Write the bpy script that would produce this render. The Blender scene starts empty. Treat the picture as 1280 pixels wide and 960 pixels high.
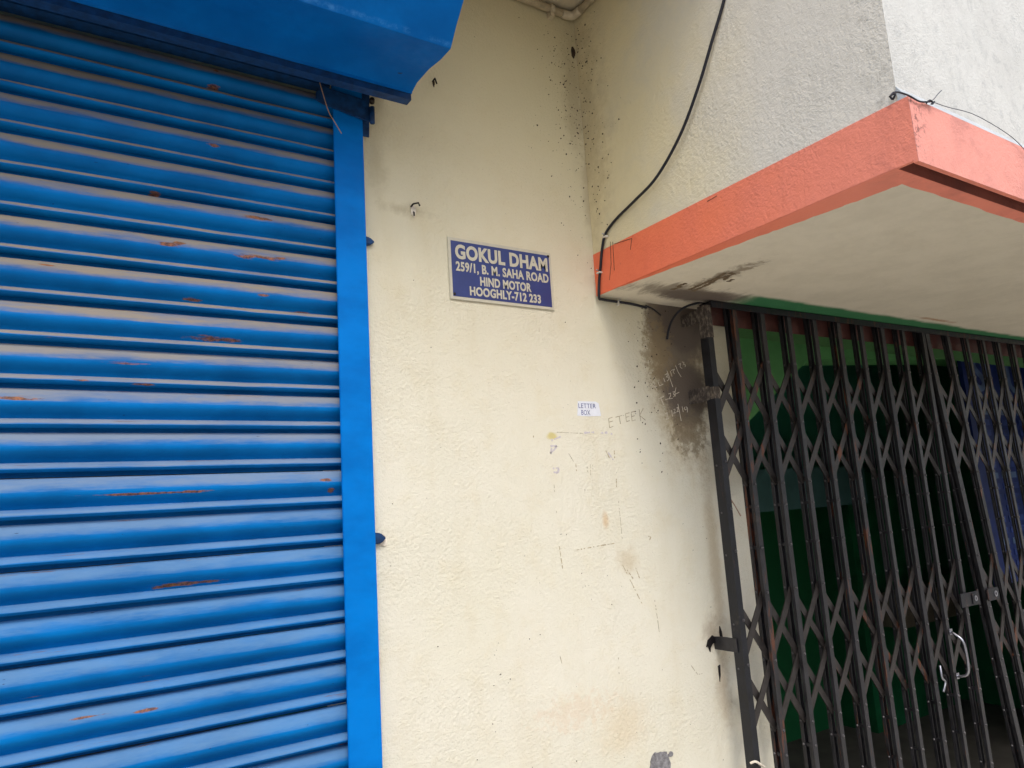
import bpy, bmesh, math, random
from mathutils import Vector, Matrix
import numpy as np
R = math.radians
S = bpy.context.scene
C = S.collection

# ------------------------------------------------------------------ camera
D, CZ, FPX = 1.45, 1.6, 925.0
AX = [[0.84076214, -0.03795107, 0.5400729],
      [-0.53780895, -0.17332094, 0.82505841],
      [-0.06229409, 0.98413392, 0.16613211]]
cd = bpy.data.cameras.new('camera'); cam = bpy.data.objects.new('camera', cd); C.objects.link(cam)
cd.sensor_width = 36; cd.lens = FPX / 1280 * 36; cd.clip_start = .02; cd.clip_end = 2000
mw = Matrix.Identity(4)
for r_ in range(3):
    mw[r_][0] = AX[r_][0]; mw[r_][1] = AX[r_][1]; mw[r_][2] = -AX[r_][2]
mw.translation = Vector((0, -D, CZ)); cam.matrix_world = mw
S.camera = cam

# ------------------------------------------------------------------ light
SUN_EL, SUN_AZ = 50, 198        # azimuth clockwise from +Y
w = bpy.data.worlds.new('World'); S.world = w; w.use_nodes = True
nt = w.node_tree; bg = nt.nodes['Background']
sky = nt.nodes.new('ShaderNodeTexSky'); sky.sky_type = 'NISHITA'; sky.sun_disc = False
sky.sun_elevation = R(SUN_EL); sky.sun_rotation = R(SUN_AZ); sky.dust_density = 2.5; sky.air_density = 1.0
hs = nt.nodes.new('ShaderNodeHueSaturation'); hs.inputs['Saturation'].default_value = .5
nt.links.new(sky.outputs[0], hs.inputs['Color']); nt.links.new(hs.outputs[0], bg.inputs[0])
bg.inputs[1].default_value = .15
sl = bpy.data.lights.new('sun', 'SUN'); sl.energy = .6; sl.angle = R(16); sl.color = (1, .95, .88)
so = bpy.data.objects.new('sun', sl); C.objects.link(so)
az = R(SUN_AZ); el = R(SUN_EL)
sd = Vector((math.sin(az) * math.cos(el), math.cos(az) * math.cos(el), math.sin(el)))
so.rotation_euler = sd.to_track_quat('Z', 'Y').to_euler(); so.location = sd * 20
S.view_settings.view_transform = 'Standard'; S.view_settings.look = 'None'
S.view_settings.gamma = 1; S.view_settings.exposure = .84

# ------------------------------------------------------------------ helpers: photo position -> point on a real plane
def ray(px, py):
    d = (px - 640, -(py - 480), FPX)
    return [sum(AX[i][k] * d[k] for k in range(3)) for i in range(3)]
def hy(px, py, y=0.):
    r = ray(px, py); t = (y + D) / r[1]; return Vector((r[0] * t, y, r[2] * t + CZ))
def hx(px, py, x):
    r = ray(px, py); t = x / r[0]; return Vector((x, r[1] * t - D, r[2] * t + CZ))
def hz(px, py, z):
    r = ray(px, py); t = (z - CZ) / r[2]; return Vector((r[0] * t, r[1] * t - D, z))
def srgb(r, g, b):
    f = lambda c: c / 12.92 if c <= .04045 else ((c + .055) / 1.055) ** 2.4
    return (f(r / 255), f(g / 255), f(b / 255), 1)

# ------------------------------------------------------------------ materials
class MT:
    def __init__(s, name, rough=.7, metallic=0, spec=.4):
        s.m = bpy.data.materials.new(name); s.m.use_nodes = True
        s.nt = s.m.node_tree; s.b = s.nt.nodes['Principled BSDF']
        s.b.inputs['Roughness'].default_value = rough; s.b.inputs['Metallic'].default_value = metallic
        s.b.inputs['Specular IOR Level'].default_value = spec
        g = s.nt.nodes.new('ShaderNodeNewGeometry'); s.pos = g.outputs['Position']; s.nrm = g.outputs['Normal']
        sp = s.nt.nodes.new('ShaderNodeSeparateXYZ'); s.nt.links.new(s.pos, sp.inputs[0]); s.xyz = sp.outputs
        s.h = None
    def put(s, v, sock):
        if hasattr(v, 'is_output'): s.nt.links.new(v, sock)
        else: sock.default_value = v
    def op(s, o, a, b=0., c=None, clamp=False):
        n = s.nt.nodes.new('ShaderNodeMath'); n.operation = o; n.use_clamp = clamp
        s.put(a, n.inputs[0]); s.put(b, n.inputs[1])
        if c is not None: s.put(c, n.inputs[2])
        return n.outputs[0]
    def vec(s, x=None, sc=(1, 1, 1), loc=(0, 0, 0)):
        n = s.nt.nodes.new('ShaderNodeMapping'); s.put(x if x is not None else s.pos, n.inputs[0])
        n.inputs['Scale'].default_value = sc; n.inputs['Location'].default_value = loc
        return n.outputs[0]
    def noise(s, scale, detail=4, rough=.6, v=None, dist=0):
        n = s.nt.nodes.new('ShaderNodeTexNoise'); s.put(v if v is not None else s.pos, n.inputs['Vector'])
        n.inputs['Scale'].default_value = scale; n.inputs['Detail'].default_value = detail
        n.inputs['Roughness'].default_value = rough; n.inputs['Distortion'].default_value = dist
        return n.outputs['Fac']
    def vor(s, scale, v=None, feat='F1'):
        n = s.nt.nodes.new('ShaderNodeTexVoronoi'); n.feature = feat
        s.put(v if v is not None else s.pos, n.inputs['Vector']); n.inputs['Scale'].default_value = scale
        return n.outputs['Distance']
    def ramp(s, v, a, b, lo=0., hi=1.):
        n = s.nt.nodes.new('ShaderNodeMapRange'); n.interpolation_type = 'SMOOTHSTEP'
        s.put(v, n.inputs[0]); n.inputs[1].default_value = a; n.inputs[2].default_value = b
        n.inputs[3].default_value = lo; n.inputs[4].default_value = hi
        return n.outputs[0]
    def mix(s, f, a, b):
        n = s.nt.nodes.new('ShaderNodeMix'); n.data_type = 'RGBA'
        s.put(f, n.inputs[0]); s.put(a, n.inputs[6]); s.put(b, n.inputs[7]); return n.outputs[2]
    def spot(s, ca, cb, ra, rb, nz, amp=.8, soft=.5, op=1., axes=(0, 2)):
        a = s.op('DIVIDE', s.op('SUBTRACT', s.xyz[axes[0]], ca), ra)
        b = s.op('DIVIDE', s.op('SUBTRACT', s.xyz[axes[1]], cb), rb)
        d = s.op('SQRT', s.op('ADD', s.op('MULTIPLY', a, a), s.op('MULTIPLY', b, b)))
        d = s.op('ADD', d, s.op('MULTIPLY', s.op('SUBTRACT', nz, .5), amp * 2))
        return s.ramp(d, 1 - soft, 1, op, 0.)
    def bump(s, h, dist, strength=1.):
        n = s.nt.nodes.new('ShaderNodeBump'); s.put(strength, n.inputs['Strength'])
        n.inputs['Distance'].default_value = dist; s.put(h, n.inputs['Height'])
        if s.h: s.nt.links.new(s.h, n.inputs['Normal'])
        s.h = n.outputs[0]
    def done(s, col, rough=None):
        s.put(col, s.b.inputs['Base Color'])
        if rough is not None: s.put(rough, s.b.inputs['Roughness'])
        if s.h: s.nt.links.new(s.h, s.b.inputs['Normal'])
        return s.m

def plain(name, col, rough=.6, metallic=0, var=.25, sc=60, bump=0., spec=.4):
    t = MT(name, rough, metallic, spec)
    n = t.noise(sc, 5)
    dark = tuple(c * (1 - var) for c in col[:3]) + (1,)
    light = tuple(min(1, c * (1 + var)) for c in col[:3]) + (1,)
    if bump: t.bump(n, bump)
    return t.done(t.mix(t.ramp(n, .3, .7), dark, light))

CREAM = srgb(220, 215, 196); CREAM2 = srgb(214, 202, 170)
SOOT = srgb(106, 95, 86); SOOT2 = srgb(124, 113, 99)

def stucco(t, strength=1.):
    t.bump(t.noise(6, 3, .5), .010 * strength, .35)
    t.bump(t.noise(28, 3, .5), .004 * strength, .5)
    t.bump(t.noise(130, 3, .6), .0036 * strength, t.ramp(t.noise(3.5, 3), .35, .65, .35, 1.))
    t.bump(t.noise(330, 2, .6), .0011 * strength, .9)
    t.bump(t.noise(1, 4, .6, t.vec(None, (40, 40, 9))), .0035 * strength, .4)

def wall_material():
    t = MT('cream_wall_paint', .75, 0, .3)
    stucco(t)
    n1 = t.noise(2.2, 5, .6); n2 = t.noise(14, 5, .65); n3 = t.noise(70, 5, .7)
    c = t.mix(t.ramp(n1, .3, .7), CREAM, srgb(224, 219, 203))
    c = t.mix(t.ramp(n2, .45, .8, 0, .4), c, CREAM2)
    # vertical weather streaks
    st = t.noise(1, 5, .6, t.vec(None, (9, 9, 1.6)))
    c = t.mix(t.ramp(st, .48, .8, 0, .22), c, srgb(196, 178, 138))
    # old yellowed, dirtier paint up under the ceiling
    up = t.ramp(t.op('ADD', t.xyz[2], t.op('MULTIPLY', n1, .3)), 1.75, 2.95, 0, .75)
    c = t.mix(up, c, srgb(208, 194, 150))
    nz = t.noise(11, 7, .72); nf = t.noise(45, 6, .75)
    nn = t.op('ADD', t.op('MULTIPLY', nz, .55), t.op('MULTIPLY', nf, .45))
    def sp(px, py, ra, rb, col, op, amp=.8, soft=.5, z=None):
        nonlocal c
        p = hy(px, py)
        c = t.mix(t.spot(p.x, p.z, ra, rb, z or nn, amp, soft, op), c, col)
    # grime along the inner corner, rust and hand stains lower down
    sp(716, 120, .05, .26, srgb(150, 130, 98), .4, 1.2, .9)
    sp(735, 240, .03, .2, srgb(160, 140, 108), .4, 1.2, .9)
    sp(720, 890, .13, .05, srgb(212, 184, 154), .32, 2.2, .8, nf)
    sp(780, 905, .12, .09, srgb(214, 196, 164), .5, 1.0, .9)
    sp(757, 650, .015, .03, srgb(206, 176, 136), .7, .8, .8)
    sp(690, 545, .022, .012, srgb(200, 184, 110), .8, .9, .6)
    sp(785, 700, .05, .05, srgb(190, 172, 140), .5, 1.5, .9)
    sp(893, 700, .035, .45, srgb(176, 156, 124), .55, 1.2, .9)
    sp(890, 790, .05, .06, srgb(150, 130, 104), .6, 1.2, .9)
    sp(905, 860, .04, .14, srgb(170, 148, 118), .5, 1.2, .9)
    sp(505, 262, .09, .02, srgb(170, 156, 124), .5, 1.6, .9)
    sp(470, 210, .04, .09, srgb(170, 156, 124), .45, 1.2, .9)  # soft shade of the hood beside the rail, painted tan
    # bare cement and soot round the old bracket
    sp(846, 455, .135, .35, srgb(176, 156, 120), .9, .8, .6)
    sp(848, 440, .125, .25, srgb(146, 132, 110), .9, .8, .6)
    sp(846, 402, .135, .14, SOOT2, .95, .5, .25)
    sp(856, 490, .120, .115, SOOT2, .95, .6, .4)
    sp(852, 398, .115, .115, SOOT, .95, .4, .3)
    sp(858, 490, .098, .098, SOOT, .9, .55, .35)
    sp(862, 540, .085, .08, srgb(128, 114, 92), .7, 1.6, .6, nf)
    sp(822, 440, .07, .12, srgb(146, 128, 98), .7, 1.7, .6, nf)
    # green paint turning in at the doorway edge
    ge = t.op('ADD', t.xyz[0], t.op('MULTIPLY', t.op('SUBTRACT', nf, .5), .03))
    c = t.mix(t.op('MULTIPLY', t.ramp(ge, 1.730, 1.733), t.ramp(t.xyz[2], 2.2, 2.21, 1, 0)), c, srgb(90, 140, 84))
    # fine pepper dirt
    v = t.vor(95); c = t.mix(t.op('MULTIPLY', t.ramp(v, .05, .13, .6, 0), t.ramp(n3, .55, .62)), c, srgb(120, 104, 80))
    return t.done(c)

def balcony_wall_material():
    t = MT('weathered_balcony_paint', .8, 0, .3)
    stucco(t, .8)
    n1 = t.noise(5, 6, .65); n2 = t.noise(40, 6, .7)
    # blends from cream by the house corner to grey-white outside
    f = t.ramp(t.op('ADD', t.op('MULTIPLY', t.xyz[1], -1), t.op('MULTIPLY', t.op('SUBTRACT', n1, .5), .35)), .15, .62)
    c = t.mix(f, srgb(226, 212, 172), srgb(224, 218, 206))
    c = t.mix(t.ramp(n1, .4, .75, 0, .35), c, srgb(190, 186, 174))
    dirt = t.op('MULTIPLY', t.ramp(n2, .5, .68), t.ramp(t.op('ADD', t.xyz[1], t.op('MULTIPLY', n1, .09)), -.83, -.70, 1, 0))
    side = t.ramp(t.xyz[1], -.8385, -.8375)
    c = t.mix(t.op('MULTIPLY', t.op('MULTIPLY', dirt, side), .75), c, srgb(110, 106, 100))
    g = t.spot(-.03, 2.62, .10, .42, t.noise(22, 6, .7), 1.0, .9, .6, (1, 2))
    c = t.mix(t.op('MULTIPLY', g, .6), c, srgb(160, 140, 104))
    # streaked limewash on the front
    st = t.noise(1, 6, .7, t.vec(None, (9, 9, 4)))
    fr = t.ramp(t.xyz[1], -.8385, -.8375, 1, 0)
    c = t.mix(fr, c, t.mix(t.ramp(st, .3, .75), srgb(176, 181, 185), srgb(200, 205, 208)))
    return t.done(c)

def orange_material():
    t = MT('coral_orange_paint', .7, 0, .35)
    stucco(t, .9)
    n1 = t.noise(7, 5, .6); n2 = t.noise(90, 5, .7)
    c = t.mix(t.ramp(n1, .3, .7), srgb(242, 126, 88), srgb(234, 116, 82))
    # pinker towards the street end
    f = t.ramp(t.op('ADD', t.op('MULTIPLY', t.xyz[1], -1), t.op('MULTIPLY', t.op('SUBTRACT', n1, .5), .4)), .15, .8)
    c = t.mix(t.op('MULTIPLY', f, .7), c, srgb(246, 154, 134))
    fr = t.ramp(t.xyz[1], -.8565, -.8555, 1, 0)
    c = t.mix(t.op('MULTIPLY', fr, .55), c, srgb(224, 164, 156))
    c = t.mix(t.ramp(n2, .62, .75, 0, .5), c, srgb(180, 90, 74))
    e = t.op('MULTIPLY', t.ramp(t.noise(60, 6, .75), .5, .6), t.ramp(t.xyz[0], 1.232, 1.30, 1, 0))
    c = t.mix(t.op('MULTIPLY', t.op('MULTIPLY', e, fr), .8), c, srgb(92, 60, 58))
    gv = t.op('MULTIPLY', t.ramp(t.xyz[1], -.8555, -.850), t.ramp(t.xyz[1], -.818, -.8155, 1, 0))
    gv = t.op('MULTIPLY', gv, t.op('MULTIPLY', t.ramp(t.xyz[2], 2.150, 2.140, 0, 1), t.ramp(t.xyz[0], 1.234, 1.2345)))
    gr = t.op('MULTIPLY', t.ramp(n1, .45, .7), t.ramp(t.xyz[1], -.84, -.70, 1, 0))
    c = t.mix(t.op('MULTIPLY', gr, .35), c, srgb(140, 92, 86))
    gv = t.op('MULTIPLY', t.op('MULTIPLY', t.ramp(t.xyz[1], -.8482, -.8478), t.ramp(t.xyz[1], -.8172, -.8165, 1, 0)), t.op('MULTIPLY', t.ramp(t.xyz[2], 2.1378, 2.1384), t.op('MULTIPLY', t.ramp(t.xyz[2], 2.163, 2.166, 1, 0), t.ramp(t.xyz[0], 1.2404, 1.2408))))
    c = t.mix(t.op('MULTIPLY', gv, t.ramp(n1, .2, .6, .75, .95)), c, srgb(84, 50, 48))  # drip groove coloured dark maroon to paint in its recess shade
    return t.done(c)

def soffit_material():
    t = MT('cream_soffit_paint', .8, 0, .25)
    stucco(t, .6)
    nz = t.noise(9, 7, .7); nf = t.noise(38, 6, .75)
    st = t.noise(1, 6, .75, t.vec(None, (30, 9, 1)))
    nn = t.op('ADD', t.op('MULTIPLY', nz, .5), t.op('MULTIPLY', nf, .5))
    c = t.mix(t.ramp(nz, .35, .7), srgb(222, 212, 192), srgb(212, 202, 182))
    def sp(px, py, ra, rb, col, op, amp, soft, z=None):
        nonlocal c
        p = hz(px, py, 2.137)
        c = t.mix(t.spot(p.x, p.y, ra, rb, z or nn, amp, soft, op, (0, 1)), c, col)
    sp(860, 366, .28, .07, SOOT2, .8, 1.3, .7, st)
    sp(905, 345, .04, .14, srgb(120, 104, 84), .75, 1.4, .7, nf)
    sp(868, 370, .17, .06, SOOT, .95, .7, .5)
    sp(905, 372, .11, .05, SOOT, .8, .7, .5)
    sp(1170, 400, .16, .015, srgb(170, 118, 70), .7, 1.2, .8, st)
    # green ceiling paint brushed out past the gate
    gy = t.op('ADD', t.xyz[1], t.op('MULTIPLY', t.op('SUBTRACT', t.noise(14, 3), .5), .03))
    g = t.op('MULTIPLY', t.ramp(gy, -.182, -.155), t.ramp(t.op('ADD', t.xyz[0], t.op('MULTIPLY', nz, .1)), 1.66, 1.76))
    c = t.mix(g, c, srgb(58, 120, 78))
    return t.done(c)

BLUE_D, BLUE = srgb(0, 104, 186), srgb(0, 120, 208)
def blue_paint(name, dust_sheen=0., rusty=0., rough=.42, marks=()):
    t = MT(name, rough, 0, .08)
    oi = t.nt.nodes.new('ShaderNodeObjectInfo'); rnd = oi.outputs['Random']
    cmb = t.nt.nodes.new('ShaderNodeCombineXYZ'); t.put(t.op('MULTIPLY', rnd, 30), cmb.inputs[1])
    va = t.nt.nodes.new('ShaderNodeVectorMath'); va.operation = 'ADD'; t.put(t.pos, va.inputs[0]); t.put(cmb.outputs[0], va.inputs[1])
    p = va.outputs[0]
    n1 = t.noise(6, 5, .6, t.vec(p, (1, 1, 2))); n2 = t.noise(55, 5, .7, p)
    t.bump(t.noise(9, 2, .5, t.vec(p, (1, 1, 2))), .003, .5); t.bump(n2, .0004, .7)
    c = t.mix(t.ramp(n1, .3, .7), BLUE_D, BLUE)
    if name == 'blue_slat_paint': c = t.mix(t.ramp(n1, .3, .7), srgb(0, 92, 158), srgb(0, 110, 184))
    c = t.mix(t.ramp(n2, .6, .8, 0, .3), c, srgb(10, 118, 190))
    if name == 'blue_hood_paint': c = t.mix(t.ramp(t.noise(5, 6, .7, p), .3, .7, .25, .6), c, srgb(0, 78, 146))
    rgh = t.ramp(n2, .3, .7, rough - .08, rough + .15)
    nz = t.nt.nodes.new('ShaderNodeSeparateXYZ'); t.put(t.nrm, nz.inputs[0])
    if dust_sheen:
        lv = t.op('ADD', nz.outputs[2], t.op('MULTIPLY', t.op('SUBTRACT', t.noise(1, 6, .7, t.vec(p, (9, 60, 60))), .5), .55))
        d = t.op('MULTIPLY', t.ramp(lv, .20, .50, 0, dust_sheen), t.ramp(t.noise(1, 6, .7, t.vec(p, (5, 40, 22))), .3, .58, .6, 1))
        # old dust is thicker and browner high up; the pale blue low down is painted sky reflection
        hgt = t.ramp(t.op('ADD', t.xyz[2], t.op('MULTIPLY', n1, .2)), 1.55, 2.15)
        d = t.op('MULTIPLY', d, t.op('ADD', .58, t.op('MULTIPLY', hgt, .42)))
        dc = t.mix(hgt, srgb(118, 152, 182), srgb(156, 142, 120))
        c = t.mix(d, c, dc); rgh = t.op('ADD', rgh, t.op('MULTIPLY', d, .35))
    if name == 'blue_hood_paint':
        cz = t.op('ABSOLUTE', t.op('SUBTRACT', t.xyz[2], 2.5045)); cr = t.op('MULTIPLY', t.ramp(cz, .001, .006, 1, 0), t.ramp(t.xyz[1], -.292, -.288, 1, 0))
        c = t.mix(t.op('MULTIPLY', cr, t.ramp(t.noise(34, 6, .75, p), .46, .7, 0, .5)), c, srgb(80, 150, 215))
    if rusty:
        rn = t.noise(1, 6, .65, t.vec(p, (3.2, 40, 75)))
        f = t.ramp(rn, .675, .72, 0, .8)
        c = t.mix(f, c, t.mix(t.ramp(t.noise(120, 5, .7), .35, .65), srgb(96, 62, 42), srgb(156, 98, 58)))
        rgh = t.op('MAXIMUM', rgh, t.op('MULTIPLY', f, .8))
        nr = t.noise(1, 5, .7, t.vec(None, (26, 60, 130)))
        for (px, py, ra, rb) in marks:
            q = hy(px, py)
            f = t.spot(q.x, q.z, ra * 1.25, rb * 1.1, nr, 1.5, .5, .9)
            c = t.mix(f, c, t.mix(t.ramp(t.noise(160, 5, .7), .35, .65), srgb(88, 60, 46), srgb(160, 104, 66)))
        e = t.op('MULTIPLY', t.ramp(t.noise(1, 6, .7, t.vec(p, (7, 90, 60))), .60, .68), t.ramp(nz.outputs[2], .55, .8))
        c = t.mix(t.op('MULTIPLY', e, .75), c, srgb(120, 84, 60))
        # small dark scratches
        v = t.vor(1, t.vec(p, (28, 60, 130)))
        c = t.mix(t.op('MULTIPLY', t.ramp(v, .05, .12, .7, 0), t.ramp(n2, .56, .6)), c, srgb(30, 30, 50))
    return t.done(c, rgh)

M = {}
M['wall'] = wall_material()
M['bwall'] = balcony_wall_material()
M['orange'] = orange_material()
M['soffit'] = soffit_material()
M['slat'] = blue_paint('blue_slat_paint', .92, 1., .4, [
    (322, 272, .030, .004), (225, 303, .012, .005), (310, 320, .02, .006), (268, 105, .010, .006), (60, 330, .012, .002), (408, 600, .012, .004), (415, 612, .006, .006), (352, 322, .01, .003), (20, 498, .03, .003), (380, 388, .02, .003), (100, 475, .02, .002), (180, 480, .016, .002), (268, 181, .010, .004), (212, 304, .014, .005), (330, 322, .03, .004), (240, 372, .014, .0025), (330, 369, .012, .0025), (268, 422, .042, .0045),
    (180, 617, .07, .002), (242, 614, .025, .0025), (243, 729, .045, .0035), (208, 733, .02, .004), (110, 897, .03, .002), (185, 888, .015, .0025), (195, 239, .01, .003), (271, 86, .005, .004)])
M['blue'] = blue_paint('blue_frame_paint', .25, 0, .45)
M['hood'] = blue_paint('blue_hood_paint', .55, 0, .45)
M['darkblue'] = plain('dull_dark_blue_paint', srgb(6, 54, 100), .6, var=.35)

def iron_material(name, base, rust=.5):
    t = MT(name, .4, .3, .6)
    n = t.noise(26, 6, .7); n2 = t.noise(1, 6, .7, t.vec(None, (60, 60, 8)))
    t.bump(t.noise(160, 4, .7), .0006)
    c = t.mix(t.ramp(n, .3, .7), base, tuple(min(1, k * 2.0) for k in base[:3]) + (1,))
    oi = t.nt.nodes.new('ShaderNodeObjectInfo')
    f = t.ramp(t.op('ADD', n2, t.op('MULTIPLY', t.op('SUBTRACT', oi.outputs['Random'], .5), .12)), .60, .68, 0, rust)
    c = t.mix(f, c, srgb(118, 66, 40))
    c = t.mix(t.ramp(t.noise(14, 6, .7), .6, .72, 0, .5), c, srgb(92, 84, 78))
    return t.done(c, t.ramp(n, .3, .7, .32, .55))
M['iron'] = iron_material('black_iron_paint', srgb(36, 35, 38), .65)
M['lattice'] = iron_material('worn_lattice_iron', srgb(44, 40, 39), .8)
M['rivet'] = plain('worn_rivet_steel', srgb(96, 94, 96), .4, .5)
M['track'] = iron_material('red_oxide_iron', srgb(72, 42, 38), .5)
M['post'] = iron_material('dark_post_iron', srgb(20, 21, 27), .35)
def splash_material():
    t = MT('cement_splashed_iron', .8); n = t.noise(1, 6, .75, t.vec(None, (110, 110, 50)))
    t.bump(n, .0012)
    return t.done(t.mix(t.ramp(n, .45, .66), srgb(60, 52, 48), srgb(120, 110, 98)))
M['splash'] = splash_material()
M['chrome'] = plain('polished_steel', srgb(170, 170, 178), .35, 1, .1)
M['pvc'] = plain('cream_painted_pvc', srgb(196, 182, 156), .5, var=.12)
M['ceil'] = plain('grey_ceiling_paint', srgb(190, 178, 152), .8, var=.22, sc=9, bump=.003)
M['cable'] = plain('black_cable_sheath', srgb(24, 24, 34), .45, var=.2)
M['clipw'] = plain('white_clip_plastic', srgb(210, 206, 196), .5, var=.1)
M['signw'] = plain('off_white_sign_plastic', srgb(196, 190, 170), .4, var=.06)
M['signb'] = plain('sign_blue', srgb(52, 64, 118), .35, var=.1, sc=20)
M['screw'] = plain('dark_screw', srgb(40, 34, 30), .5, .4)
M['paper'] = plain('white_paper', srgb(222, 224, 232), .8, var=.04)
M['pen'] = plain('blue_pen_ink', srgb(60, 70, 130), .7)
M['pencil'] = plain('pencil_grey', srgb(164, 153, 128), .8)
M['scratch'] = plain('faint_scratch', srgb(176, 162, 132), .8, var=.3, sc=300)
M['residue'] = plain('glue_residue', srgb(196, 188, 192), .8, var=.1, sc=200)
M['chalk'] = plain('white_chalk', srgb(214, 204, 186), .9, var=.1)
M['mould'] = plain('dark_mould', srgb(64, 50, 38), .9, var=.4)
M['cement'] = plain('grey_cement', srgb(132, 130, 132), .9, var=.35, sc=120, bump=.004)
M['plasterchip'] = plain('pale_chipped_plaster', srgb(226, 216, 200), .9)
M['bitumen'] = plain('black_tar_blob', srgb(26, 22, 24), .4, var=.3)
M['strand'] = plain('grey_wire', srgb(90, 92, 100), .5, .3)
M['straw'] = plain('dry_straw', srgb(160, 130, 110), .8)
M['green'] = plain('light_green_gloss', srgb(104, 172, 104), .5, var=.15, sc=5)
M['dgreen'] = plain('deep_green_gloss', srgb(22, 94, 58), .45, var=.2, sc=4)
M['lifted_green'] = (lambda t: t.done(t.mix(t.ramp(t.xyz[2], 1.62, 1.63), srgb(24, 96, 56), srgb(66, 158, 128))))(MT('lifted_green_wall', .5))  # upper back wall painted paler, standing in for light it lacks
M['slate'] = plain('slate_green_paint', srgb(74, 112, 112), .6, var=.15, sc=5)
M['taupe'] = plain('taupe_paint', srgb(112, 104, 90), .7, var=.1)
M['panel'] = plain('blue_print', srgb(20, 40, 104), .5, var=.2, sc=12)
M['panelcell'] = plain('pale_blue_print', srgb(44, 62, 124), .5, var=.5, sc=14)
M['panelcell2'] = plain('white_blue_print', srgb(84, 104, 140), .5, var=.3, sc=14)
M['ground'] = plain('concrete_ground', srgb(190, 184, 172), .9, var=.1, sc=3, bump=.004)
M['floor'] = plain('dark_floor', srgb(84, 80, 74), .7, var=.2, sc=6)

# ------------------------------------------------------------------ mesh helpers
def link(name, me, mat, parent=None, loc=None, smooth=False):
    if mat is not None:
        for m in (mat if isinstance(mat, (list, tuple)) else [mat]): me.materials.append(m)
    if smooth:
        for p in me.polygons: p.use_smooth = True
    o = bpy.data.objects.new(name, me); C.objects.link(o)
    if parent is not None: o.parent = parent
    if loc: o.location = loc
    return o
def from_bm(bm, name, recalc=True):
    if recalc: bmesh.ops.recalc_face_normals(bm, faces=bm.faces)
    me = bpy.data.meshes.new(name); bm.to_mesh(me); bm.free(); return me
def add_box(bm, a, b, off=(0, 0, 0)):
    x0, y0, z0 = [p - q for p, q in zip(a, off)]; x1, y1, z1 = [p - q for p, q in zip(b, off)]
    vs = [bm.verts.new(p) for p in ((x0, y0, z0), (x1, y0, z0), (x1, y1, z0), (x0, y1, z0), (x0, y0, z1), (x1, y0, z1), (x1, y1, z1), (x0, y1, z1))]
    for f in ((0, 3, 2, 1), (4, 5, 6, 7), (0, 1, 5, 4), (1, 2, 6, 5), (2, 3, 7, 6), (3, 0, 4, 7)): bm.faces.new([vs[i] for i in f])
    return vs
def add_prism(bm, pts, vec):
    """extrude a closed polygon (3d points) along vec"""
    a = [bm.verts.new(p) for p in pts]; b = [bm.verts.new(Vector(p) + Vector(vec)) for p in pts]
    bm.faces.new(a); bm.faces.new(b[::-1]); n = len(a)
    for i in range(n): bm.faces.new([a[i], b[i], b[(i + 1) % n], a[(i + 1) % n]])
def add_tube(bm, pts, r, seg=8, cap=True):
    pts = [Vector(p) for p in pts]; rings = []; prev = None
    for i, p in enumerate(pts):
        d = (pts[min(i + 1, len(pts) - 1)] - pts[max(i - 1, 0)]).normalized()
        u = prev - prev.dot(d) * d if prev is not None else d.orthogonal()
        if u.length < 1e-6: u = d.orthogonal()
        u.normalize(); v = d.cross(u); prev = u
        rr = r[i] if isinstance(r, (list, tuple)) else r
        rings.append([bm.verts.new(p + rr * (math.cos(2 * math.pi * k / seg) * u + math.sin(2 * math.pi * k / seg) * v)) for k in range(seg)])
    for a, b in zip(rings, rings[1:]):
        for k in range(seg): bm.faces.new([a[k], a[(k + 1) % seg], b[(k + 1) % seg], b[k]])
    if cap: bm.faces.new(rings[0][::-1]); bm.faces.new(rings[-1])
def smooth_path(pts, n=6):
    pts = [Vector(p) for p in pts]; out = []
    P = [2 * pts[0] - pts[1]] + pts + [2 * pts[-1] - pts[-2]]
    for i in range(1, len(P) - 2):
        p0, p1, p2, p3 = P[i - 1:i + 3]
        for k in range(n):
            t = k / n
            out.append(.5 * ((2 * p1) + (p2 - p0) * t + (2 * p0 - 5 * p1 + 4 * p2 - p3) * t * t + (3 * p1 - p0 - 3 * p2 + p3) * t ** 3))
    out.append(pts[-1]); return out
def tube(name, pts, r, mat, parent=None, seg=8):
    bm = bmesh.new(); off = parent.location if parent else Vector()
    add_tube(bm, [Vector(p) - off for p in pts], r, seg)
    return link(name, from_bm(bm, name), mat, parent, smooth=True)
def box(name, a, b, mat, parent=None, bevel=0.):
    bm = bmesh.new(); add_box(bm, a, b, parent.location if parent else (0, 0, 0))
    if bevel: bmesh.ops.bevel(bm, geom=bm.edges[:], offset=bevel, segments=2, affect='EDGES')
    return link(name, from_bm(bm, name), mat, parent)
def prism(name, pts, vec, mat, parent=None, bevel=0.):
    bm = bmesh.new(); off = parent.location if parent else Vector()
    add_prism(bm, [Vector(p) - off for p in pts], vec)
    if bevel: bmesh.ops.bevel(bm, geom=bm.edges[:], offset=bevel, segments=2, affect='EDGES')
    return link(name, from_bm(bm, name), mat, parent)
def thing(name, loc, label, cat, group=None, rz=0.):
    o = bpy.data.objects.new(name, None); C.objects.link(o); o.location = loc; o.rotation_euler = (0, 0, rz)
    o.empty_display_size = .1
    return tag(o, label, cat, group)
def tag(o, label, cat, group=None):
    o['label'] = label; o['category'] = cat
    if group: o['group'] = group
    return o
def structure(o): o['kind'] = 'structure'; return o
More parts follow.
